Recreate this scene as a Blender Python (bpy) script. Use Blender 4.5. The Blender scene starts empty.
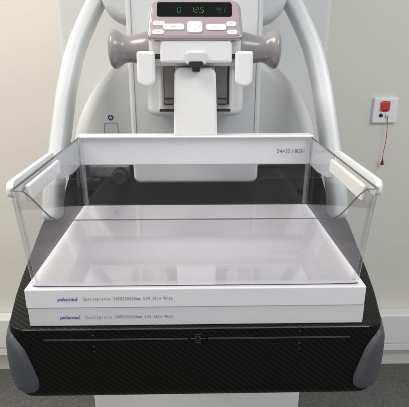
import bpy, bmesh, math
from math import radians as R, sin, cos, tan, pi
from mathutils import Vector, Matrix

scene = bpy.context.scene
C = scene.collection
Z0 = 1.04                      # height of the top of the plates above the floor, metres

# ------------------------------------------------------------------ camera
F, PX, PY = 450.0, 204.5, 203.5
PITCH, YAW = R(18.8), R(1.15)
CAM = Vector((0.0, -0.372, 0.21))
cam_d = bpy.data.cameras.new('camera'); cam = bpy.data.objects.new('camera', cam_d); C.objects.link(cam)
cam.location = CAM + Vector((0, 0, Z0))
cam.rotation_euler = (R(90) - PITCH, 0, -YAW)
cam_d.sensor_width = 36; cam_d.sensor_fit = 'HORIZONTAL'; cam_d.lens = 36 * F / 409
cam_d.clip_start = 0.01; cam_d.clip_end = 60
scene.camera = cam

# ------------------------------------------------------------------ light
w = bpy.data.worlds.new('World'); scene.world = w; w.use_nodes = True
nt = w.node_tree; nt.nodes.clear()
out = nt.nodes.new('ShaderNodeOutputWorld'); bg = nt.nodes.new('ShaderNodeBackground')
tc = nt.nodes.new('ShaderNodeTexCoord'); sp = nt.nodes.new('ShaderNodeSeparateXYZ')
rmp = nt.nodes.new('ShaderNodeValToRGB')
nt.links.new(tc.outputs['Generated'], sp.inputs[0]); nt.links.new(sp.outputs['Z'], rmp.inputs[0])
e = rmp.color_ramp.elements
e[0].position = 0.0; e[0].color = (.52, .515, .52, 1)
e[1].position = 0.75; e[1].color = (.56, .56, .56, 1)
nt.links.new(rmp.outputs[0], bg.inputs['Color']); bg.inputs['Strength'].default_value = 0.9
nt.links.new(bg.outputs[0], out.inputs[0])

def area(name, loc, target, size, size_y, power, col):
    l = bpy.data.lights.new(name, 'AREA'); l.shape = 'RECTANGLE'; l.size = size; l.size_y = size_y
    l.energy = power; l.color = col
    o = bpy.data.objects.new(name, l); C.objects.link(o)
    o.location = Vector(loc) + Vector((0, 0, Z0))
    o.rotation_euler = (Vector(target) - Vector(loc)).to_track_quat('-Z', 'Y').to_euler()
    return o
area('ceiling_panel_light', (-1.15, -0.1, 1.45), (-0.4, 0.8, -0.1), 1.2, 0.6, 25, (1.0, .94, .84))
area('ceiling_panel_light', (1.3, -0.9, 1.5), (0.7, 1.0, 0), 1.2, 0.6, 16, (.90, .95, 1.0))
scene.view_settings.view_transform = 'Standard'; scene.view_settings.look = 'None'
scene.view_settings.exposure = 0.36; scene.view_settings.gamma = 1
scene.cycles.transparent_max_bounces = 32; scene.cycles.max_bounces = 12

# ------------------------------------------------------------------ helpers
_r = Vector((cos(YAW), -sin(YAW), 0)); _f = Vector((sin(YAW)*cos(PITCH), cos(YAW)*cos(PITCH), -sin(PITCH)))
_u = _r.cross(_f)
def P(px, py, Y):
    """measured place -> point at depth Y (plate coordinates)"""
    d = _f + _r * ((px - PX) / F) - _u * ((py - PY) / F)
    return CAM + d * ((Y - CAM.y) / d.y)
def PP(px, py, p0, n):
    d = _f + _r * ((px - PX) / F) - _u * ((py - PY) / F)
    return CAM + d * ((p0 - CAM).dot(n) / d.dot(n))

def world_loc(o):
    v = Vector(o.location)
    while o.parent: o = o.parent; v += Vector(o.location)
    return v
def obj(name, bm, mats, parent=None, smooth=True, ang=35):
    """link a bmesh (plate coordinates) as ONE mesh object whose origin is the middle of its box"""
    bmesh.ops.recalc_face_normals(bm, faces=bm.faces[:])
    xs = [v.co for v in bm.verts]
    lo = Vector([min(c[i] for c in xs) for i in range(3)]); hi = Vector([max(c[i] for c in xs) for i in range(3)])
    cen = Vector(((lo.x+hi.x)/2, (lo.y+hi.y)/2, lo.z if parent is None else (lo.z+hi.z)/2))
    for v in bm.verts: v.co -= cen
    me = bpy.data.meshes.new(name); bm.to_mesh(me); bm.free()
    for m in (mats if isinstance(mats, (list, tuple)) else [mats]): me.materials.append(m)
    if smooth:
        for p in me.polygons: p.use_smooth = True
        me.set_sharp_from_angle(angle=R(ang))
    o = bpy.data.objects.new(name, me); C.objects.link(o)
    if smooth:
        wn = o.modifiers.new('weighted_normals', 'WEIGHTED_NORMAL'); wn.keep_sharp = True; wn.weight = 80
    wl = cen + Vector((0, 0, Z0))
    if parent is not None:
        o.parent = parent; wl -= world_loc(parent)
    o.location = wl
    return o
def thing(name, label, cat, loc, group=None):
    o = bpy.data.objects.new(name, None); C.objects.link(o); o.empty_display_size = .05
    o.location = Vector(loc) + Vector((0, 0, Z0)); tag(o, label, cat, group); return o
def tag(o, label, cat, group=None):
    o['label'] = label; o['category'] = cat
    if group: o['group'] = group
    return o

def rbox(bm, x0, x1, y0, y1, z0, z1, bev=.002, seg=3, mat=0):
    r = bmesh.ops.create_cube(bm, size=1)
    vs = r['verts']
    for v in vs:
        v.co = Vector((x0 if v.co.x < 0 else x1, y0 if v.co.y < 0 else y1, z0 if v.co.z < 0 else z1))
    fs = list({f for v in vs for f in v.link_faces}); es = list({ed for v in vs for ed in v.link_edges})
    for f in fs: f.material_index = mat
    if bev > 0: bmesh.ops.bevel(bm, geom=vs + es, offset=bev, segments=seg, profile=.5, affect='EDGES')
    return bm
def rect2(x0, x1, z0, z1, rs, n=6):
    """rounded rectangle outline, rs = radii (bl, br, tr, tl)"""
    pts = []
    for (cx, cz, r, a0) in ((x0, z0, rs[0], 180), (x1, z0, rs[1], 270), (x1, z1, rs[2], 0), (x0, z1, rs[3], 90)):
        sx = 1 if cx == x0 else -1; sz = 1 if cz == z0 else -1
        for k in range(n + 1):
            a = R(a0 + 90 * k / n)
            pts.append((cx + sx*r + r*cos(a), cz + sz*r + r*sin(a)))
    return pts
def inset(pts, d):
    """offset a ccw polygon inwards by d"""
    n = len(pts); res = []
    for i in range(n):
        p0 = Vector(pts[i-1]); p = Vector(pts[i]); p1 = Vector(pts[(i+1) % n])
        k = 1
        while (p - p0).length < 1e-7: k += 1; p0 = Vector(pts[i-k])
        k = 1
        while (p1 - p).length < 1e-7: k += 1; p1 = Vector(pts[(i+k) % n])
        a = (p - p0).normalized(); b = (p1 - p).normalized(); t = (a + b)
        t = t.normalized() if t.length > 1e-6 else a
        nn = Vector((-t.y, t.x)); c = max(.5, nn.dot(Vector((-a.y, a.x))))
        res.append(tuple(p + nn * d / c))
    return res
def loft(bm, rings, cap=True, closed=True, mat=0):
    vr = [[bm.verts.new(p) for p in r] for r in rings]
    n = len(vr[0])
    for a, b in zip(vr[:-1], vr[1:]):
        for i in range(n if closed else n - 1):
            j = (i + 1) % n
            f = bm.faces.new((a[i], a[j], b[j], b[i])); f.material_index = mat
    if cap:
        f = bm.faces.new(vr[0][::-1]); f.material_index = mat
        f = bm.faces.new(vr[-1]); f.material_index = mat
    return vr
def prism(bm, pts, y0, y1, bev=.002, seg=3, T=None, back=False):
    """outline in (x,z) pushed from y0 (front, rounded edge) to y1"""
    T = T or (lambda x, y, z: Vector((x, y, z)))
    rings = []
    for k in range(seg + 1):
        a = pi/2 * k / seg
        q = inset(pts, bev * (1 - sin(a)))
        rings.append([T(x, y0 + bev * (1 - cos(a)), z) for x, z in q])
    if back:
        for k in range(seg + 1):
            a = pi/2 * (1 - k / seg)
            q = inset(pts, bev * (1 - sin(a)))
            rings.append([T(x, y1 - bev * (1 - cos(a)), z) for x, z in q])
    else:
        rings.append([T(x, y1, z) for x, z in pts])
    loft(bm, rings); return bm
def lathe(bm, prof, c, axis='X', n=40, s=1):
    rings = []
    for (t, r) in prof:
        ring = []
        for k in range(n):
            a = 2*pi*k/n; u, v = r*cos(a), r*sin(a)
            ring.append(c + (Vector((s*t, u, v)) if axis == 'X' else Vector((u, s*t, v)) if axis == 'Y' else Vector((u, v, s*t))))
        rings.append(ring)
    loft(bm, rings); return bm
def catmull(pts, n=10):
    pts = [Vector(p) for p in pts]; q = [2*pts[0]-pts[1]] + pts + [2*pts[-1]-pts[-2]]; out = []
    for i in range(1, len(q)-2):
        for k in range(n):
            t = k/n
            out.append(.5*((2*q[i]) + (q[i+1]-q[i-1])*t + (2*q[i-1]-5*q[i]+4*q[i+1]-q[i+2])*t*t + (-q[i-1]+3*q[i]-3*q[i+1]+q[i+2])*t**3))
    out.append(q[-2]); return out
def sweep(bm, path, ra, rb, n=28, power=2.0, ref=Vector((0, 1, 0)), endr=0):
    rings = []
    if endr:
        d_ = (path[-1]-path[-2]).normalized(); e_ = path[-1]
        path = [p for p in path if (p-e_).length > endr*1.05] + [e_ - d_*endr*(1-sin(R(q_))) for q_ in (0, 20, 40, 60, 75, 88)]
    for i, p in enumerate(path):
        t = (path[min(i+1, len(path)-1)] - path[max(i-1, 0)]).normalized()
        a = t.cross(ref).normalized(); b = a.cross(t).normalized()
        m_ = len(path)-6; sc_ = 1 - (.45*(1-cos(R((0, 20, 40, 60, 75, 88)[i-m_]))) if endr and i >= m_ else 0); ra_, rb_ = ra*sc_, rb*sc_
        ring = []
        for k in range(n):
            th = 2*pi*k/n; cc, ss = cos(th), sin(th)
            ring.append(p + a*(ra_*math.copysign(abs(cc)**(2/power), cc)) + b*(rb_*math.copysign(abs(ss)**(2/power), ss)))
        rings.append(ring)
    loft(bm, rings); return bm
_tc = {}
def glyph(ch, size, bold=0):
    k = (ch, size, bold)
    if k not in _tc:
        cu = bpy.data.curves.new('t', 'FONT'); cu.body = ch; cu.size = size; cu.extrude = .00012; cu.offset = bold; cu.resolution_u = 3
        to = bpy.data.objects.new('t', cu); C.objects.link(to)
        dg = bpy.context.evaluated_depsgraph_get(); ev = to.evaluated_get(dg); m = ev.to_mesh()
        vs = [v.co.copy() for v in m.vertices]; fs = [tuple(p.vertices) for p in m.polygons]
        ev.to_mesh_clear(); bpy.data.objects.remove(to); bpy.data.curves.remove(cu)
        _tc[k] = (vs, fs)
    return _tc[k]
def text(bm, s, size, T, mono=None, bold=0, shear=0, space=1.0, xs=1.0):
    """write s through T(x, up, out) starting at x = 0"""
    x = 0
    for ch in s:
        if ch != ' ':
            vs, fs = glyph(ch, size, bold); vs = [Vector((v.x*xs, v.y, v.z)) for v in vs]
            if vs:
                mn = min(v.x for v in vs); mx = max(v.x for v in vs)
                off = x + (mono - (mx + mn)) / 2 if mono else x - mn
                nv = [bm.verts.new(T(v.x + off + shear*v.y, v.y, v.z)) for v in vs]
                for f in fs:
                    try: bm.faces.new([nv[i] for i in f])
                    except ValueError: pass
                adv = (mx - mn) * 1.0 + size*.10*space
        else: adv = size*.3
        x += mono if mono else adv
    return x

# ------------------------------------------------------------------ materials
def mat(name, col, rough=.5, metal=0, coat=0, noise=0, nscale=20, bump=0, bscale=400, spec=.5, emit=None):
    m = bpy.data.materials.new(name); m.use_nodes = True; t = m.node_tree; b = t.nodes['Principled BSDF']
    b.inputs['Base Color'].default_value = (*col, 1); b.inputs['Roughness'].default_value = rough
    b.inputs['Metallic'].default_value = metal; b.inputs['Coat Weight'].default_value = coat
    b.inputs['Specular IOR Level'].default_value = spec
    co = t.nodes.new('ShaderNodeTexCoord')
    if noise:
        nz = t.nodes.new('ShaderNodeTexNoise'); nz.inputs['Scale'].default_value = nscale; nz.inputs['Detail'].default_value = 6
        t.links.new(co.outputs['Object'], nz.inputs['Vector'])
        r = t.nodes.new('ShaderNodeValToRGB'); t.links.new(nz.outputs['Fac'], r.inputs[0])
        r.color_ramp.elements[0].position = .3; r.color_ramp.elements[1].position = .7
        r.color_ramp.elements[0].color = (*[c*(1-noise) for c in col], 1); r.color_ramp.elements[1].color = (*[min(1, c*(1+noise)) for c in col], 1)
        t.links.new(r.outputs[0], b.inputs['Base Color'])
        mr = t.nodes.new('ShaderNodeMapRange'); mr.inputs['To Min'].default_value = rough*.85; mr.inputs['To Max'].default_value = min(1, rough*1.2)
        t.links.new(nz.outputs['Fac'], mr.inputs[0]); t.links.new(mr.outputs[0], b.inputs['Roughness'])
    if bump:
        n2 = t.nodes.new('ShaderNodeTexNoise'); n2.inputs['Scale'].default_value = bscale; n2.inputs['Detail'].default_value = 3
        t.links.new(co.outputs['Object'], n2.inputs['Vector'])
        bp = t.nodes.new('ShaderNodeBump'); bp.inputs['Strength'].default_value = bump; bp.inputs['Distance'].default_value = .0006
        t.links.new(n2.outputs['Fac'], bp.inputs['Height']); t.links.new(bp.outputs[0], b.inputs['Normal'])
    if emit:
        b.inputs['Emission Color'].default_value = (*emit[0], 1); b.inputs['Emission Strength'].default_value = emit[1]
    return m
M = {}
M['wall'] = mat('painted_wall', (.71, .695, .635), .75, noise=.02, nscale=3, bump=.25, bscale=260)
M['floor'] = mat('speckled_vinyl', (.125, .125, .12), .5, noise=.40, nscale=210, bump=.1)
M['trunk'] = mat('trunking_plastic', (.78, .78, .76), .4, noise=.01)
M['shell'] = mat('machine_shell', (.66, .665, .65), .38, noise=.015, nscale=8, bump=.10, bscale=900)
M['column'] = mat('column_shell', (.62, .64, .65), .36, noise=.015, nscale=8, bump=.10, bscale=900)
M['tube'] = mat('grab_bar_paint', (.66, .68, .685), .30, noise=.01, bump=.05, bscale=900)
M['white'] = mat('white_plastic', (.82, .82, .82), .32, noise=.012, nscale=30, bump=.08, bscale=1200)
M['bracket'] = mat('paddle_bracket_plastic', (.76, .76, .77), .30, noise=.015, nscale=30)
M['cream'] = mat('cream_rubber', (.72, .715, .69), .45, noise=.01)
M['plate2'] = mat('lower_plate_acrylic', (.67, .665, .68), .25, noise=.012, nscale=40, bump=.12, bscale=1500)  # lower plate, a little darker than the upper one
M['plate'] = mat('plate_acrylic', (.77, .765, .785), .2, noise=.012, nscale=40, bump=.12, bscale=1500)
M['knob'] = mat('mauve_knob', (.275, .255, .262), .26, coat=.3, noise=.03, nscale=12)
M['mauve'] = mat('metallic_mauve', (.40, .315, .342), .36, metal=.25, coat=.3, noise=.04, nscale=600)
M['rim'] = mat('panel_rim', (.42, .37, .39), .2, metal=.5, coat=.5)
M['screen'] = mat('display_glass', (.004, .005, .005), .12, spec=.15)
M['digit'] = mat('green_segments', (.01, .1, .02), .4, emit=((.05, .8, .14), .15))
M['dimdigit'] = mat('unlit_segments', (.01, .03, .012), .4, emit=((.05, .6, .12), .05))
M['grey'] = mat('grey_print', (.45, .45, .45), .5)
M['dark'] = mat('dark_plastic', (.018, .018, .019), .35, noise=.1)
M['steel'] = mat('satin_steel', (.42, .40, .37), .3, metal=.9, noise=.05)
M['smoke'] = mat('smoked_rail_cover', (.20, .19, .178), .22, metal=.3, noise=.12, nscale=50)
M['pad'] = mat('blue_grey_rubber', (.062, .068, .078), .48, noise=.06, nscale=60, bump=.2, bscale=1500)
M['mark'] = mat('grey_marking', (.045, .045, .048), .5)
M['dimmark'] = mat('dim_marking', (.07, .07, .075), .5)
M['blueink'] = mat('blue_ink', (.12, .13, .40), .6)
M['greyink'] = mat('grey_ink', (.30, .29, .40), .6)
M['printed'] = mat('black_print', (.10, .10, .10), .6)
M['blue'] = mat('blue_sticker', (.03, .05, .22), .4)
M['edgesheen'] = mat('painted_edge_sheen', (.05, .05, .048), .3)
M['railsteel'] = mat('dull_rail', (.24, .235, .23), .35, metal=.5, noise=.15, nscale=90)
M['red'] = mat('red_button', (.62, .015, .02), .25, coat=.3)
M['darkred'] = mat('dark_red', (.16, .01, .01), .4)
M['cord'] = mat('red_cord', (.45, .05, .07), .7)
M['outline'] = mat('seam_shadow_gap', (.30, .30, .27), .8)

def carbon():
    m = bpy.data.materials.new('carbon_fibre'); m.use_nodes = True; t = m.node_tree; b = t.nodes['Principled BSDF']; L = t.links.new
    g = t.nodes.new('ShaderNodeNewGeometry'); s = t.nodes.new('ShaderNodeSeparateXYZ'); L(g.outputs['Position'], s.inputs[0])
    def ma(op, a, c=None, k=None):
        n = t.nodes.new('ShaderNodeMath'); n.operation = op
        for i, v in enumerate((a, c, k)):
            if v is None: continue
            if isinstance(v, (int, float)): n.inputs[i].default_value = v
            else: L(v, n.inputs[i])
        return n.outputs[0]
    up = ma('ADD', s.outputs['Z'], s.outputs['Y'])
    def stripes(ax, au, per, sharp):
        d = ma('ADD', ma('MULTIPLY', s.outputs['X'], ax), ma('MULTIPLY', up, au))
        v = ma('SINE', ma('MULTIPLY', d, 2*pi/per))
        n = t.nodes.new('ShaderNodeMapRange'); n.interpolation_type = 'SMOOTHSTEP'
        n.inputs['From Min'].default_value = -sharp; n.inputs['From Max'].default_value = sharp
        L(v, n.inputs[0]); return n.outputs[0]
    a = stripes(.64, .77, .0048, .8)          # diagonal bands of the twill
    fx = stripes(1, 0, .0017, .9); fz = stripes(0, 1, .0017, .9)   # tow threads
    mixn = t.nodes.new('ShaderNodeMix'); mixn.data_type = 'FLOAT'; L(a, mixn.inputs[0]); L(fx, mixn.inputs[2]); L(fz, mixn.inputs[3])
    nz = t.nodes.new('ShaderNodeTexNoise'); nz.inputs['Scale'].default_value = 22; nz.inputs['Detail'].default_value = 4; L(g.outputs['Position'], nz.inputs['Vector'])
    nm = t.nodes.new('ShaderNodeMapRange'); L(nz.outputs['Fac'], nm.inputs[0]); nm.inputs['From Min'].default_value = .3; nm.inputs['From Max'].default_value = .7; nm.inputs['To Min'].default_value = .55; nm.inputs['To Max'].default_value = 1.0
    val = ma('MULTIPLY', ma('ADD', ma('MULTIPLY', a, .7), ma('MULTIPLY', mixn.outputs[0], .3)), nm.outputs[0])
    r = t.nodes.new('ShaderNodeValToRGB'); L(val, r.inputs[0])
    r.color_ramp.elements[0].color = (.0025, .0025, .0025, 1); r.color_ramp.elements[1].color = (.0065, .0065, .006, 1)
    L(r.outputs[0], b.inputs['Base Color'])
    mr = t.nodes.new('ShaderNodeMapRange'); L(val, mr.inputs[0]); mr.inputs['To Min'].default_value = .50; mr.inputs['To Max'].default_value = .34
    L(mr.outputs[0], b.inputs['Roughness'])
    sl = t.nodes.new('ShaderNodeMapRange'); L(val, sl.inputs[0]); sl.inputs['To Min'].default_value = .12; sl.inputs['To Max'].default_value = .30
    L(sl.outputs[0], b.inputs['Specular IOR Level'])
    return m
M['carbon'] = carbon()

def clear(name, tint, rough, ior=1.46, extra=0.0, edge=None):
    """thin clear plastic sheet: see-through plus mirror by Fresnel"""
    m = bpy.data.materials.new(name); m.use_nodes = True; t = m.node_tree; t.nodes.clear(); L = t.links.new
    o = t.nodes.new('ShaderNodeOutputMaterial'); tr = t.nodes.new('ShaderNodeBsdfTransparent'); gl = t.nodes.new('ShaderNodeBsdfGlossy')
    tr.inputs[0].default_value = (*tint, 1); gl.inputs['Roughness'].default_value = rough; gl.inputs[0].default_value = (.95, .95, .96, 1)
    ge = t.nodes.new('ShaderNodeNewGeometry'); mx = t.nodes.new('ShaderNodeMix'); mx.data_type = 'FLOAT'
    L(ge.outputs['Backfacing'], mx.inputs[0]); mx.inputs[2].default_value = ior; mx.inputs[3].default_value = 1/ior
    fr0 = t.nodes.new('ShaderNodeFresnel'); L(mx.outputs[0], fr0.inputs['IOR'])
    fr = t.nodes.new('ShaderNodeMath'); fr.operation = 'MULTIPLY'; fr.inputs[1].default_value = .75; L(fr0.outputs[0], fr.inputs[0])
    ad = t.nodes.new('ShaderNodeMath'); ad.operation = 'ADD'; ad.use_clamp = True; L(fr.outputs[0], ad.inputs[0]); ad.inputs[1].default_value = extra
    sh = t.nodes.new('ShaderNodeMixShader'); L(ad.outputs[0], sh.inputs[0]); L(tr.outputs[0], sh.inputs[1]); L(gl.outputs[0], sh.inputs[2])
    last = sh
    if edge:
        df = t.nodes.new('ShaderNodeBsdfDiffuse'); df.inputs[0].default_value = (*edge[0], 1)
        s2 = t.nodes.new('ShaderNodeMixShader'); s2.inputs[0].default_value = edge[1]; L(sh.outputs[0], s2.inputs[1]); L(df.outputs[0], s2.inputs[2]); last = s2
    L(last.outputs[0], o.inputs[0]); return m
M['clear'] = clear('clear_acrylic', (.985, .985, .988), .02)
M['clearedge'] = clear('acrylic_cut_edge', (.5, .5, .51), .12, extra=.06, edge=((.08, .078, .085), .55))
M['corner'] = clear('acrylic_bent_corner', (.93, .935, .94), .05, extra=.13)
M['frost'] = clear('frosted_plastic', (.8, .8, .82), .3, extra=.05, edge=((.72, .73, .76), .60))
M['trayfloor'] = clear('acrylic_floor', (.925, .92, .93), .045, extra=.09)
M['purpleedge'] = clear('acrylic_bottom_edge', (.35, .25, .42), .1, extra=.1, edge=((.06, .025, .09), .7))

# ------------------------------------------------------------------ the setting
WY = 1.19
bm = bmesh.new(); rbox(bm, -4, 4, -3.5, WY, -Z0 - .05, -Z0, 0); o = obj('floor', bm, M['floor'], smooth=False); o['kind'] = 'structure'
bm = bmesh.new(); rbox(bm, -4, 4, WY, WY + .12, -Z0, 1.6, 0); o = obj('wall', bm, M['wall'], smooth=False); o['kind'] = 'structure'

# dado trunking along the foot of the wall
zt = P(396, 315.5, WY - .055).z; zl = P(396, 344, WY - .055).z; zb = P(396, 351, WY - .055).z
t = thing('cable_trunking', 'white plastic cable trunking running along the foot of the wall', 'cable trunking', (0, WY - .03, zb))
bm = bmesh.new(); rbox(bm, -3.5, 3.5, WY - .055, WY, zl + .001, zt, .006); obj('cover', bm, M['trunk'], t)
bm = bmesh.new(); rbox(bm, -3.5, 3.5, WY - .052, WY, zb, zl - .001, .004); obj('base_rail', bm, M['trunk'], t)

# ------------------------------------------------------------------ nurse call point on the wall
pc = P(384, 110, WY)
def W(px, py, y=None): return P(px, py, WY - .012 if y is None else y)
t = thing('call_switch', 'square white wall plate with a red button and a dangling red pull cord', 'call switch', (pc.x, WY, pc.z - .043))
bm = bmesh.new()
prism(bm, rect2(pc.x - .042, pc.x + .042, pc.z - .043, pc.z + .043, (.005,)*4), WY - .014, WY, .004); obj('wall_plate', bm, M['white'], t)
yb = WY - .014
c = P(385.2, 106, yb)
bm = bmesh.new(); prism(bm, rect2(c.x - .0175, c.x + .0175, c.z - .0185, c.z + .0165, (.004,)*4), yb - .002, yb + .001, .001); obj('button_surround', bm, mat('pale_pink_plastic', (.62, .30, .29), .4), t)
bm = bmesh.new(); prism(bm, rect2(c.x - .0145, c.x + .0145, c.z - .0135, c.z + .0135, (.003,)*4), yb - .006, yb - .001, .002); bt = obj('button', bm, M['red'], t)
bm = bmesh.new(); rbox(bm, c.x - .009, c.x + .009, yb - .0035, yb - .0015, c.z - .0185, c.z - .0142, .0005); obj('indicator', bm, M['darkred'], t)
bm = bmesh.new(); rbox(bm, c.x - .010, c.x + .010, yb - .0035, yb - .0015, c.z + .0138, c.z + .0160, .0005); obj('indicator', bm, M['darkred'], t)
c2 = P(380.8, 115.4, yb); bm = bmesh.new(); lathe(bm, [(0, .0066), (.003, .0064), (.0035, .005)], Vector((c2.x, yb + .0005, c2.z)), 'Y', 24, -1); obj('socket', bm, M['dark'], t)
c3 = P(386.8, 115.6, yb); bm = bmesh.new(); rbox(bm, c3.x - .0055, c3.x + .0055, yb - .006, yb + .001, c3.z - .006, c3.z + .006, .0015); obj('cord_outlet', bm, M['tube'], t)
path = catmull([P(387.6, 116.5, yb - .006), P(387.3, 125, yb - .006), P(386.0, 140, yb - .006), P(383.6, 151, yb - .006), P(382.2, 159, yb - .006)], 8)
bm = bmesh.new(); sweep(bm, path, .0011, .0011, 8); obj('pull_cord', bm, M['cord'], t)
c4 = P(381.9, 165, yb - .006); bm = bmesh.new(); lathe(bm, [(0, .0045), (.001, .0062), (.009, .0048), (.022, .0016)], c4, 'Z', 16); obj('cord_toggle', bm, M['darkred'], t)

# ------------------------------------------------------------------ the machine
MA = thing('mammography_machine', 'large off-white mammography machine with a black carbon fibre breast support table', 'x-ray machine', (0, .9, -Z0))
# stand
bm = bmesh.new(); rbox(bm, -.285, .285, .632, 1.10, -Z0, 1.0, .012, 4); obj('stand', bm, M['shell'], MA)
# round swivel cover
bm = bmesh.new()
pts = [(.234*cos(R(a)), .234*sin(R(a))) for a in range(0, 181, 3)]
pts = [(-.234, -.30)] + [(.234, -.30)] + pts
prism(bm, pts, .455, .64, .026, 8)
cov = obj('swivel_cover', bm, M['shell'], MA, ang=60)
def D(px, py): q = P(px, py, .455); return q.x, q.z
# blue sticker and small hatch
x, z = D(110.7, 117.6); bm = bmesh.new(); lathe(bm, [(0, .0052), (.0006, .0050)], Vector((x, .4551, z)), 'Y', 28, -1); obj('sticker', bm, M['blue'], cov)
bm = bmesh.new()
lathe(bm, [(0, .0011), (.0003, .0011)], Vector((x + .0002, .4544, z + .0027)), 'Y', 12, -1)
for (a0, b0, a1, b1) in ((-.0028, -.0014, -.0006, .0006), (.0003, -.0030, .0014, .0008), (-.0008, -.0004, .0028, .0008)):
    rbox(bm, x + a0, x + a1, .4541, .4544, z + b0, z + b1, 0)
obj('sticker_symbol', bm, M['white'], cov)
x0, zt_ = D(103.8, 122.6); x1, zb_ = D(118.8, 136)
bm = bmesh.new()
outl = rect2(x0, x1, zb_ - .004, zt_, (.001, .001, .004, .004))
innr = inset(outl, .0011)
vo = [[bm.verts.new((px_, yy, pz_)) for px_, pz_ in q] for q, yy in ((outl, .4552), (outl, .4545), (innr, .4545), (innr, .4552))]
for a_, b_ in zip(vo[:-1], vo[1:]):
    for i in range(len(outl)): j = (i+1) % len(outl); bm.faces.new((a_[i], a_[j], b_[j], b_[i]))
obj('hatch_seam', bm, M['outline'], cov)
# upper housing the grab bars grow from
bm = bmesh.new()
prism(bm, rect2(-.150, .150, .246, .62, (.05, .05, .02, .02), 10), .405, .60, .018, 6); obj('arm_housing', bm, M['column'], MA, ang=60)
# column
bm = bmesh.new()
prism(bm, rect2(-.103, .103, P(195, 183.2, .35).z, .55, (.012, .012, .01, .01)), .35, .46, .006, 4); col = obj('column', bm, M['column'], MA)
bm = bmesh.new()
for s in (-1, 1): rbox(bm, s*.0945 - .0003, s*.0945 + .0003, .3492, .352, .062, .54, 0)
obj('seam', bm, M['outline'], col)
# grab bars
pxs = [(262, -34, .46), (274, -17, .458), (289, 0, .45), (302, 26, .435), (311.5, 50, .42), (318, 76, .402), (322.3, 100, .385), (328.3, 145, .355), (332.5, 170, .335), (335, 195, .315), (336, 219, .30)]
for s in (1, -1):
    path = []
    for a_ in pxs:
        q = P(a_[0], a_[1], a_[2]); path.append(Vector((s*q.x*1.01, q.y, q.z)))
    bm = bmesh.new(); sweep(bm, catmull(path, 8), .0141, .024, 32, 3.2, endr=.010); obj('grab_bar', bm, M['tube'], MA, ang=50)

# ---- breast support table
half = [(0.0, -.0035), (.150, -.0035), (.1795, -.0035), (.1955, .06), (.2055, .11), (.2165, .17), (.2375, .285), (.2375, .335), (.236, .44)]
def rnd(poly, rads, n=6):
    out = []; m = len(poly)
    for i in range(m):
        p0, p, p1 = Vector(poly[i-1]), Vector(poly[i]), Vector(poly[(i+1) % m]); r = rads[i]
        if r == 0: out.append(tuple(p)); continue
        a = (p0-p).normalized(); b = (p1-p).normalized()
        for k in range(n+1):
            tt = k/n; out.append(tuple((1-tt)**2*(p+a*r) + 2*tt*(1-tt)*p + tt*tt*(p+b*r)))
    return out
poly = half[1:] + [(-x, y) for x, y in half[1:][::-1]]
rads = [0, .016, .01, .01, .01, .03, .02, 0]; rads = rads + rads[::-1]
plan = rnd(poly, rads)
TT, TB = -.0403, -.126
rings = []
for (ins, z) in [(.016, TB), (.0085, TB + .0012), (.004, TB + .004), (.0016, TB + .008), (.0004, TB + .013), (0, TB + .02), (-.001, -.075), (-.0005, -.052), (0, TT - .0022), (.0003, TT - .001), (.001, TT - .0003), (.0022, TT)]:
    rings.append([Vector((x, y, z)) for x, y in inset(plan, ins)])
bm = bmesh.new(); loft(bm, rings)
tab = obj('support_table', bm, M['carbon'], MA, ang=50)
# rear rise of the table
prof = [(.30, TT - .004), (.30, TT + .0004), (.335, TT + .0012), (.365, TT + .004), (.392, TT + .011), (.412, TT + .021), (.420, TT + .026), (.424, TT + .0265), (.427, TT + .030), (.430, TT + .045), (.432, .045), (.452, .045), (.452, TT - .004)]
bm = bmesh.new(); loft(bm, [[Vector((x, y, z)) for y, z in prof] for x in (-.232, -.228, 0, .228, .232)]); obj('rear_rise', bm, M['carbon'], tab, ang=40)
# clamp knob and small lever at the rear
k = P(121, 174.5, .415); bm = bmesh.new()
lathe(bm, [(0, .010), (.004, .0145), (.018, .0148), (.022, .013), (.0235, .010), (.0225, .007)], k, 'Y', 32, -1); obj('clamp_knob', bm, M['dark'], tab)
k = P(90, 180.5, .40); bm = bmesh.new()
lathe(bm, [(-.008, .006), (-.006, .0085), (.004, .0085), (.005, .0045), (.014, .0042), (.0145, .0055), (.019, .005)], k, 'X', 20); obj('locking_pin', bm, M['dark'], tab)
k0 = P(84, 166, .415); k1 = P(83, 190, .39)
bm = bmesh.new(); rbox(bm, k0.x - .010, k0.x + .008, .395, .431, k1.z, k0.z + .008, .004); obj('wall_reflection_block', bm, M['pad'], tab)  # solid block standing in for the dark reflection in the clear tray wall
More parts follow.
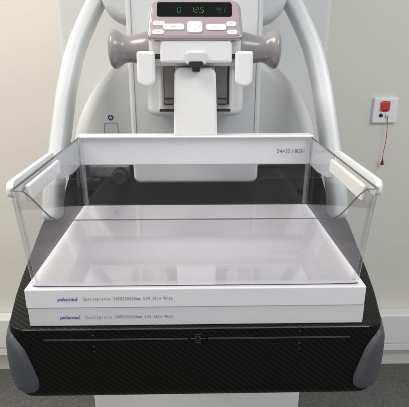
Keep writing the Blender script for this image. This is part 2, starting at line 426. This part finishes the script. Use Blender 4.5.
# corner bumpers: rubber pads wrapped round the front corners
def bumper(s):
    zs_px = [331.5, 336, 342, 350, 360, 370, 378, 384, 387.5, 389]
    xe_px = [383.5, 376.5, 369.5, 364, 359.5, 355.5, 353, 353.2, 356, 362]     # inner edge on the front face
    # arc-length along the plan outline measured from the front centre
    loop = inset(plan, -.0008)
    # start at (.150,-.004) side
    path = [Vector((0, -.0043))] + [Vector(p) for p in loop[:40]]
    L = [0]
    for a, b in zip(path[:-1], path[1:]): L.append(L[-1] + (b-a).length)
    def at(sv, off):
        for i in range(len(L)-1):
            if L[i+1] >= sv: break
        tt = (sv-L[i])/max(1e-9, L[i+1]-L[i]); p = path[i].lerp(path[i+1], tt)
        i0, i1 = max(0, i-1), min(len(path)-1, i+2)
        tn = (path[i1]-path[i0]).normalized(); return p + Vector((tn.y, -tn.x))*off
    nU = 26; rows = []; nV = len(zs_px)
    fr = [min(1, max(0, q)) for q in (0, .42, .78, 1, 1, 1, .85, .55, .28, 0)]
    for j in range(nV):
        q = PP(xe_px[j], zs_px[j], Vector((0, -.0045, 0)), Vector((0, 1, 0)))
        s0 = min(q.x, .1835); s1 = .225 - .012*abs(j - nV/2)/(nV/2)
        row = []
        for i in range(nU+1):
            u = i/nU; edge = min(1, min(u, 1-u)*9); prof_ = math.sqrt(max(0, 1-(1-edge)**2))
            g = fr[j]; g = math.sqrt(max(0, 1-(1-g)**2)); bul = (.0012 + .0042*math.sin(pi*min(1, (j+.3)/nV)**.8)) 
            off = -.0012 + (bul + .0012) * prof_ * g
            p = at(s0 + (s1-s0)*u, off); row.append(Vector((s*p.x, p.y, q.z)))
        rows.append(row)
    rows2 = catmull_rows(rows, 4)
    bm = bmesh.new(); loft(bm, rows2, cap=False, closed=False)
    bmesh.ops.recalc_face_normals(bm, faces=bm.faces[:])
    return obj('corner_bumper', bm, M['pad'], tab, ang=80)
def catmull_rows(rows, n):
    cols = [catmull([r[i] for r in rows], n) for i in range(len(rows[0]))]
    return [[c_[k] for c_ in cols] for k in range(len(cols[0]))]
bumper(1); bumper(-1)
# printed field marks on the front face
yf = -.0043
def Fp(px, py): return PP(px, py, Vector((0, yf, 0)), Vector((0, 1, 0)))
zline = Fp(195, 338.6).z
bm = bmesh.new()
for a_, b_ in ((43, 188), (208, 350)):
    rbox(bm, Fp(a_, 339).x, Fp(b_, 339).x, yf - .0003, yf + .0012, zline - .00075, zline + .00075, 0)
obj('field_line', bm, M['mark'], tab)
bm = bmesh.new(); xc = Fp(198, 338).x
rbox(bm, xc - .0003, xc + .0003, yf - .0003, yf + .0012, zline - .0048, zline + .0048, 0)
for s in (-1, 1):
    for (a_, b_, w_) in ((.0018, .0075, .0003),):
        rbox(bm, xc + min(s*a_, s*b_), xc + max(s*a_, s*b_), yf - .0003, yf + .0012, zline - w_, zline + w_, 0)
    rbox(bm, xc - .0028, xc + .0028, yf - .0003, yf + .0012, zline + s*.0046 - .0003, zline + s*.0046 + .0003, 0)
for s in (-1, 1):
    for s2 in (-1, 1):
        rbox(bm, xc + s*.0017 - .0007, xc + s*.0017 + .0007, yf - .0003, yf + .0012, zline + s2*.0019 - .0007, zline + s2*.0019 + .0007, 0)
obj('centre_mark', bm, M['mark'], tab)
for xx, ys in ((93.5, (330, 335.6, 346.3, 351.5)), (299.5, (326.5, 331.5, 343, 348.5))):
    bm = bmesh.new(); q0 = Fp(xx, 339).x
    for yy in ys: rbox(bm, q0 - .0008, q0 + .0008, yf - .0003, yf + .0012, Fp(xx, yy).z - .0006, Fp(xx, yy).z + .0006, 0)
    obj('edge_mark', bm, M['mark'], tab)

bm = bmesh.new(); rbox(bm, -.166, .166, -.0041, -.002, TT - .0019, TT - .0007, .0003, 1); obj('front_edge_sheen', bm, M['edgesheen'], tab)  # grey strip paints the light caught on the table's front top margin
q0 = P(80, 168, .42); q1 = P(131, 177, .42)
bm = bmesh.new(); rbox(bm, q0.x, q1.x, 0.414, .431, q1.z, q0.z + .006, .004, 4); obj('rear_rail', bm, M['railsteel'], tab)

# ---- compression carriage
zb_ = P(195, 116.5, .28).z
bm = bmesh.new(); prism(bm, rect2(-.0685, .0685, zb_, .234, (.013, .013, .01, .01)), .28, .352, .009, 5)
car = obj('carriage_housing', bm, M['shell'], MA)
def Q(px, py, y): q = P(px, py, y); return q
# dark recess frame, rails, slot
def card(name, px0, px1, py0, py1, y, y1, m, bev=.0015, rs=(.003,)*4, par=None):
    a_ = P(px0, py0, y); b_ = P(px1, py1, y)
    bm = bmesh.new(); prism(bm, rect2(a_.x, b_.x, b_.z, a_.z, rs), y, y1, bev); return obj(name, bm, m, par or car)
card('inner_frame', 157.5, 232.5, 58, 112.5, .2765, .281, M['shell'], .002, (.006,)*4)
card('slot', 159.5, 230.5, 109, 111.6, .2755, .277, M['dark'], .0003, (.0015,)*4)
card('recess', 160.5, 229.5, 60, 107, .2735, .277, M['steel'], .001)
card('rail', 163.5, 175.5, 65.5, 104, .2715, .274, M['smoke'], .0006, (.001,)*4)
card('rail', 215.5, 227.5, 65.5, 104, .2715, .274, M['smoke'], .0006, (.001,)*4)
for xa in (162.8, 227.6): card('rail_edge', xa, xa + 1.4, 62, 104.5, .2705, .274, M['dark'], .0002, (.0004,)*4)
for xa in (163.5, 217): card('rail_stop', xa + 1, xa + 9.5, 98, 99.4, .2700, .273, M['dark'], .0002, (.0004,)*4); card('rail_stop', xa + 1, xa + 9.5, 104, 105.4, .2700, .273, M['dark'], .0002, (.0004,)*4)
card('rail_stop', 170, 190, 62, 66.5, .266, .273, M['dark'], .0006, (.0015,)*4)
card('rail_stop', 203, 221, 62, 66.5, .266, .273, M['dark'], .0006, (.0015,)*4)

# clamp block above the paddle
a_ = P(160, 40, .225); b_ = P(231.5, 63, .225)
bm = bmesh.new(); prism(bm, [(x_ * (1 + .015*(a_.z - z_)/(a_.z-b_.z)), z_) for x_, z_ in rect2(a_.x, b_.x, b_.z, a_.z, (.003, .003, .005, .005))], .225, .275, .003); cl = obj('clamp_block', bm, M['white'], MA)
a_ = P(185.5, 51.5, .222); b_ = P(206.5, 64.2, .222)
bm = bmesh.new(); prism(bm, rect2(a_.x, b_.x, b_.z, a_.z, (.002, .002, .004, .004)), .2215, .235, .002); obj('release_catch', bm, M['tube'], cl)
a_ = P(189, 61.3, .2212); b_ = P(203, 67, .2212)
bm = bmesh.new(); prism(bm, rect2(a_.x, b_.x, b_.z, a_.z, (.002,)*4), .2200, .2225, .0005); obj('catch_slot', bm, M['dark'], cl)
bm = bmesh.new(); rbox(bm, a_.x + .004, b_.x - .004, .224, .245, b_.z - .006, b_.z + .001, .001); obj('catch_hook', bm, M['dark'], cl)
# side paddles ("flippers") on pins
for s in (-1, 1):
    a_ = P(235.3, 51, .228); b_ = P(252.0, 86.5, .228)
    x0, x1 = a_.x, b_.x
    pts = rect2(x0, x1, b_.z, a_.z, (.0098, .0098, .004, .004), 10)
    if s < 0: pts = [(-x_, z_) for x_, z_ in pts][::-1]
    bm = bmesh.new(); prism(bm, pts, .222, .240, .004, 4, back=True); fl = obj('side_lever', bm, M['white'], MA)
    pz = P(233, 56.5, .23).z
    bm = bmesh.new(); lathe(bm, [(0, .003), (.012, .003)], Vector((s*(x0 - .009), .235, pz)), 'X', 16, s); obj('pin', bm, M['dark'], fl)
# turning knobs
for s in (-1, 1):
    c = Vector((0, .285, P(195, 49.2, .285).z))
    bm = bmesh.new()
    k_ = .00139
    pr = [(40, 16.8), (46, 16.6), (51, 15.6), (56, 14.2), (61, 13.1), (65, 12.7), (68.5, 13.1), (71.5, 14.6), (74, 16.6), (76.7, 18.3), (79.2, 18.9), (81.2, 18.2), (82.9, 16.2), (84.0, 13), (84.6, 8), (84.8, 3)]
    lathe(bm, [(a*k_, b*k_) for a, b in pr], c, 'X', 56, s); obj('turning_knob', bm, M['knob'], MA, ang=60)

# ---- control panel
pb = P(193.5, 38.7, .222); pt = P(193.5, -.8, .252)
vdir = (pt - pb); vdir.x = 0; Hh = vdir.length; vdir.normalize(); ndir = Vector((0, -vdir.z, vdir.y))    # outward normal
if ndir.y > 0: ndir = -ndir
ndir.normalize()
org = pb.copy(); 
def TP(x, y, z): return org + Vector((x, 0, 0)) + vdir*z + ndir*(-y)      # y = depth into the panel
def uv(px, py):
    q = PP(px, py, org, ndir) - org; return q.x, q.dot(vdir)
ua, va = uv(146.6, 39); ub, vb = uv(243.6, 39); uc, _ = uv(150.6, 1); ud, _ = uv(240.2, 1)
def panel_outline(g):
    pts = rect2(0, 1, 0, 1, (.0, .0, .0, .0), 1)
    quad = [(ua, 0), (ub, 0), (ud, Hh), (uc, Hh)]
    q = rnd(quad, [.009, .009, .014, .014], 8)
    return inset(q, g)
bm = bmesh.new(); prism(bm, panel_outline(0), .0, .006, .003, 4, T=TP); pan = obj('control_panel', bm, M['rim'], MA)
bm = bmesh.new(); prism(bm, panel_outline(.0035), -.0008, .004, .0008, 2, T=TP); obj('faceplate', bm, M['mauve'], pan)
def plate_uv(name, px0, px1, py0, py1, d0, d1, m, rad, bev=.0008, par=None):
    u0, v1 = uv(px0, py0); u1, v0 = uv(px1, py1)
    r_ = min(rad, (v1-v0)/2*.98, (u1-u0)/2*.98)
    bm = bmesh.new(); prism(bm, rect2(u0, u1, v0, v1, (r_,)*4, 8), d0, d1, bev, 3, T=TP); return obj(name, bm, m, par or pan)
disp = plate_uv('display', 157, 232, 2.6, 17.2, -.0012, .001, M['screen'], .003, .0004)
bs = []
for a in ((152.8, 165.2, 21.3, 26.2), (152.2, 164, 30, 35), (226, 236.6, 22, 27), (227, 237.6, 30.2, 35.2)):
    b = plate_uv('button', *a, -.0017, .001, M['white'], .01, .0007); bs.append((b, a))
for a in ((163.2, 184.5, 24.3, 30.6), (205.6, 226.4, 24.8, 30.8)):
    b = plate_uv('button', *a, -.0021, .001, M['white'], .0035, .0008); bs.append((b, a))
b = plate_uv('button', 187.2, 202.6, 22, 33.4, -.0025, .001, M['white'], .004, .0009); bs.append((b, (187, 202.6, 22, 33.4)))
for i, (b, a) in enumerate(bs):
    cx, cy = (a[0]+a[1])/2, (a[2]+a[3])/2; u, v = uv(cx, cy); bm = bmesh.new(); d = -.0025 if i == 6 else -.0021
    def mk(x0, x1, z0, z1):
        pts = rect2(u + x0, u + x1, v + z0, v + z1, (.00001,)*4, 1); prism(bm, pts, d - .00015, d + .0006, .00002, 1, T=TP)
    if i == 6:
        mk(-.0007, .0007, .0030, .0042); mk(-.0007, .0007, -.0042, -.0030); mk(-.0062, -.0050, -.0005, .0005); mk(.0050, .0062, -.0005, .0005)
    elif i >= 4: mk(-.0030, .0030, -.0004, .0002)
    else: d = -.0017; mk(-.0026, -.0014, -.0004, .0004); mk(-.0008, .0010, -.0005, .0005); mk(.0016, .0026, -.0004, .0004)
    obj('button_symbol', bm, M['grey'], pan)
SEG = {'0': 'abcdef', '1': 'bc', '2': 'abged', '4': 'fgbc', '5': 'afgcd', '-': 'g'}
def seg7(bm, ch, u, v, w_, h_, th):
    segs = {'a': (0, h_, w_, h_), 'd': (0, 0, w_, 0), 'g': (0, h_/2, w_, h_/2), 'f': (0, h_/2, 0, h_), 'b': (w_, h_/2, w_, h_), 'e': (0, 0, 0, h_/2), 'c': (w_, 0, w_, h_/2)}
    for sgm in SEG[ch]:
        x0, z0, x1, z1 = segs[sgm]
        a_ = Vector((x0, z0)); b_ = Vector((x1, z1)); dd = (b_-a_).normalized(); n_ = Vector((-dd.y, dd.x)); g = th*.6
        pts = [a_+dd*g-n_*th/2*.1, a_+dd*(g+th*.5)-n_*th/2, b_-dd*(g+th*.5)-n_*th/2, b_-dd*g, b_-dd*(g+th*.5)+n_*th/2, a_+dd*(g+th*.5)+n_*th/2]
        pts = [(u + p.x + .12*p.y, v + p.y) for p in pts]
        vs0 = [bm.verts.new(TP(x_, -.0014, z_)) for x_, z_ in pts]; vs1 = [bm.verts.new(TP(x_, -.0011, z_)) for x_, z_ in pts]
        bm.faces.new(vs0); bm.faces.new(vs1[::-1])
        for i in range(6): j = (i+1) % 6; bm.faces.new((vs0[j], vs0[i], vs1[i], vs1[j]))
bm = bmesh.new()
u0, v0 = uv(178, 13.0); u1, v1 = uv(181.2, 7.8); hh = v1-v0; ww = u1-u0
for ch, px in (('0', 177.2), ('1', 189.8), ('2', 194.6), ('5', 200.2), ('4', 216.6), ('1', 221.4)):
    seg7(bm, ch, uv(px, 13.3)[0], v0, ww, hh, .0006)
for px in (199.3, 221.4):
    uu = uv(px, 13.3)[0]; vs = [bm.verts.new(TP(uu + a, -.0014, v0 + b)) for a, b in ((0, -.0003), (.0007, -.0003), (.0007, .0004), (0, .0004))]; bm.faces.new(vs)
obj('readout', bm, M['digit'], disp, smooth=False)
# fairing from the panel down and back to the housing
bm = bmesh.new(); prism(bm, rect2(-.0600, .0600, .19, .256, (.006,)*4), .243, .30, .006, 5); obj('panel_fairing', bm, M['shell'], MA)

# ------------------------------------------------------------------ the two stacked plates
def slab(z1, dx, dy, serial, label):
    bm = bmesh.new(); rbox(bm, -.160 + dx, .160 + dx, dy, .240 + dy, z1 - .0199, z1, .0009, 2)
    s = obj('acrylic_plate', bm, M['plate' if serial == 'W166' else 'plate2'], smooth=False); tag(s, label, 'plate', 'stacked plates on the support table')
    yy = dy - .0002
    x0 = P(57.5, 300, dy).x + dx; zc = z1 - .0118
    bm = bmesh.new(); w_ = text(bm, 'pehamed', .0053, lambda x, y, z: Vector((x0 + x, yy - z, zc + y)), bold=.00002, shear=.22, space=.45); obj('maker_name', bm, M['blueink'], s, smooth=False)
    x2 = x0 + w_ + .0055
    bm = bmesh.new(); text(bm, 'Zusatzplatte 240X320X20mm S/N 2016 ' + serial, .0046, lambda x, y, z: Vector((x2 + x, yy - z, zc + y + .0003)), mono=.00216, xs=.62); obj('plate_print', bm, M['greyink'], s, smooth=False)
slab(-.0002, 0, 0, 'W166', 'upper white plate of the stack, directly under the clear tray')
slab(-.0203, .0006, .0008, 'W157', 'lower white plate of the stack, resting on the black table')

# ------------------------------------------------------------------ compression paddle
PD = thing('compression_paddle', 'clear compression paddle with white rear bracket, tray resting on the white plates', 'compression paddle', (0, .12, .0003))
H = .097; th = .0032
# plan outline at the floor and at the rim, same number of points
def ring_at(k, ins):
    yf_ = .003 - .0115*k; hf = .1545 + .0033*k; hb = .1592 + .001*k; yb_ = .2375 + .001*k
    q = rnd([(-hf, yf_), (hf, yf_), (hb, yb_), (-hb, yb_)], [.007]*4, 6)
    # subdivide the long sides
    out = []
    for i in range(len(q)):
        a, b = Vector(q[i]), Vector(q[(i+1) % len(q)]); n = 64 if (b-a).length > .1 else 1
        for j in range(n): out.append(tuple(a.lerp(b, j/n)))
    return inset(out, ins)
base = ring_at(0, 0)
def topk(x, y):
    if y > .02: return 1.0
    ax = abs(x); lo = .0695/H
    if ax > .1425: return 1.0
    if ax < .121: return lo
    tt = (ax-.121)/.0215; sm = tt*tt*(3-2*tt); sm = .45*sm + .55*tt
    return lo + (1-lo)*sm*.985
levels = [0, .02, .08, .25, .5, .75, 1]
def wallrings(ins):
    rg = {}
    cache = [ring_at(k/20, ins) for k in range(21)]
    def pt(i, k):
        f_ = k*20; a = min(19, int(f_)); b = f_-a
        p = Vector(cache[a][i]).lerp(Vector(cache[a+1][i]), b); return p
    res = []
    for l in levels:
        ring = []
        for i in range(len(base)):
            k = l*topk(*base[i]); p = pt(i, k); zz = max(.0, k*H)
            if l == 0: zz = .0
            ring.append(Vector((p.x, p.y, zz)))
        res.append(ring)
    return res
ZF = .0006
outer = wallrings(0); inner = wallrings(th)
bm = bmesh.new()
N = len(base)
bot = [Vector((x, y, 0)) for x, y in ring_at(0, .0004)]
O = [[bm.verts.new(p + Vector((0, 0, ZF + (0.0003 if li == 0 else 0)))) for p in r] for li, r in enumerate(outer)]
I = [[bm.verts.new(Vector((p.x, p.y, (p.z if li else 0) + ZF + (.0026 if li == 0 else (.0008 if li == 1 else 0))))) for p in r] for li, r in enumerate(inner)]
Bt = [bm.verts.new(p + Vector((0, 0, ZF))) for p in bot]
It = [bm.verts.new(Vector((x, y, ZF + .0024))) for x, y in ring_at(0, th + .0028)]
def band(a, b, m):
    for i in range(N):
        j = (i+1) % N; f = bm.faces.new((a[i], a[j], b[j], b[i])); f.material_index = (m if m != 2 or base[i][1] < .006 else 0) if not (m == 0 and (a[i].co - a[j].co).length < .0022) else 3
band(Bt, O[0], 2); 
for li, (a, b) in enumerate(zip(O[:-1], O[1:])): band(a, b, 2 if li == 0 else 0)
band(O[-1], I[-1], 1)
for a, b in zip(I[::-1][:-1], I[::-1][1:]): band(a, b, 0)
band(I[0], It, 0)

f1s = []
for ring_, flip in ((It, False), (Bt, True)):
    cen_ = sum((v.co for v in ring_), Vector()) / N; prev = ring_
    for sc_ in (.8, .6, .4, .2):
        cur = [bm.verts.new(cen_ + (v.co - cen_)*sc_) for v in ring_]
        for v in cur: v.co.z = ring_[0].co.z
        for i in range(N):
            j = (i+1) % N; q_ = (prev[i], prev[j], cur[j], cur[i]); f1s.append(bm.faces.new(q_[::-1] if flip else q_))
        prev = cur
    cv = bm.verts.new((cen_.x, cen_.y, ring_[0].co.z))
    for i in range(N):
        j = (i+1) % N; q_ = (prev[i], prev[j], cv); f1s.append(bm.faces.new(q_[::-1] if flip else q_))
for f in f1s: f.material_index = 4
tray = obj('tray', bm, [M['clear'], M['clearedge'], M['purpleedge'], M['corner'], M['trayfloor']], PD, ang=50)
for p in tray.data.polygons:
    if p.material_index == 4: p.use_smooth = False
# rear bracket with its stem
bm = bmesh.new(); rbox(bm, -.1600, .1600, .2395, .2535, .0585, .0995, .0025, 4)
br = obj('rear_bracket', bm, M['bracket'], PD)
bm = bmesh.new(); rbox(bm, -.1608, .1608, .2330, .2545, .0975, .1005, .0013, 3); obj('top_flange', bm, M['white'], br)
a_ = P(175.8, 67.6, .238); b_ = P(217, 137, .238)
hw = (b_.x - a_.x)/2; 
pts = rect2(-hw, hw, .0985, a_.z, (.0, .0, .009, .009), 8)
pts = [(x_*(1 + .10*max(0, (.104 - z_)/.006)), z_) for x_, z_ in pts]
bm = bmesh.new(); prism(bm, pts, .2345, .2530, .004, 5); obj('stem', bm, M['white'], br)
for s in (-1, 1):       # wraps round the rear corners
    def wx(y, o): return s*(.1578 + y*.0022/.24 + o)
    bm = bmesh.new(); loft(bm, [[Vector((wx(y_, o_), y_, z_)) for o_, z_ in ((.0002, zl_), (.0020, zl_), (.0020, .0955), (.0002, .0955))] for y_, zl_ in ((.241, .0585), (.20, .0585), (.152, .064), (.134, .070))])
    obj('corner_wrap', bm, M['frost'], br)
# handles: outer grip and inner pad on each side wall
for s in (-1, 1):
    def bar(x_in, x_out, y0, y1, z0, z1, bev, slope=.0022/.24):
        bm = bmesh.new(); rbox(bm, min(x_in, x_out), max(x_in, x_out), y0, y1, z0, z1, bev, 5)
        for v in bm.verts: v.co.x += (.1578 + v.co.y*slope) * s
        return bm
    ol = rect2(.0015, .127, .0880, .1030, (.005, .005, .0075, .0075), 8)
    bm = bmesh.new(); prism(bm, ol, 0, .0070, .0034, 6, T=lambda x, y, z: Vector((s*(.1574 + (.0070 - y) + x*.0022/.24), x, z)))
    obj('outer_grip', bm, M['white'], PD, ang=60)
    obj('inner_pad', bar(-s*.0036, -s*.0088, .012 if s > 0 else .019, .118, .0800, .0955, .0022), M['cream'] if s > 0 else M['bracket'], PD, ang=60)
# moulded size print
q0 = P(276.6, 153.0, .2345)
bm = bmesh.new(); text(bm, '24×30 HIGH', .0076, lambda x, y, z: Vector((q0.x + x, .2345 - z, q0.z + y)), space=.9); obj('size_print', bm, M['printed'], br, smooth=False)
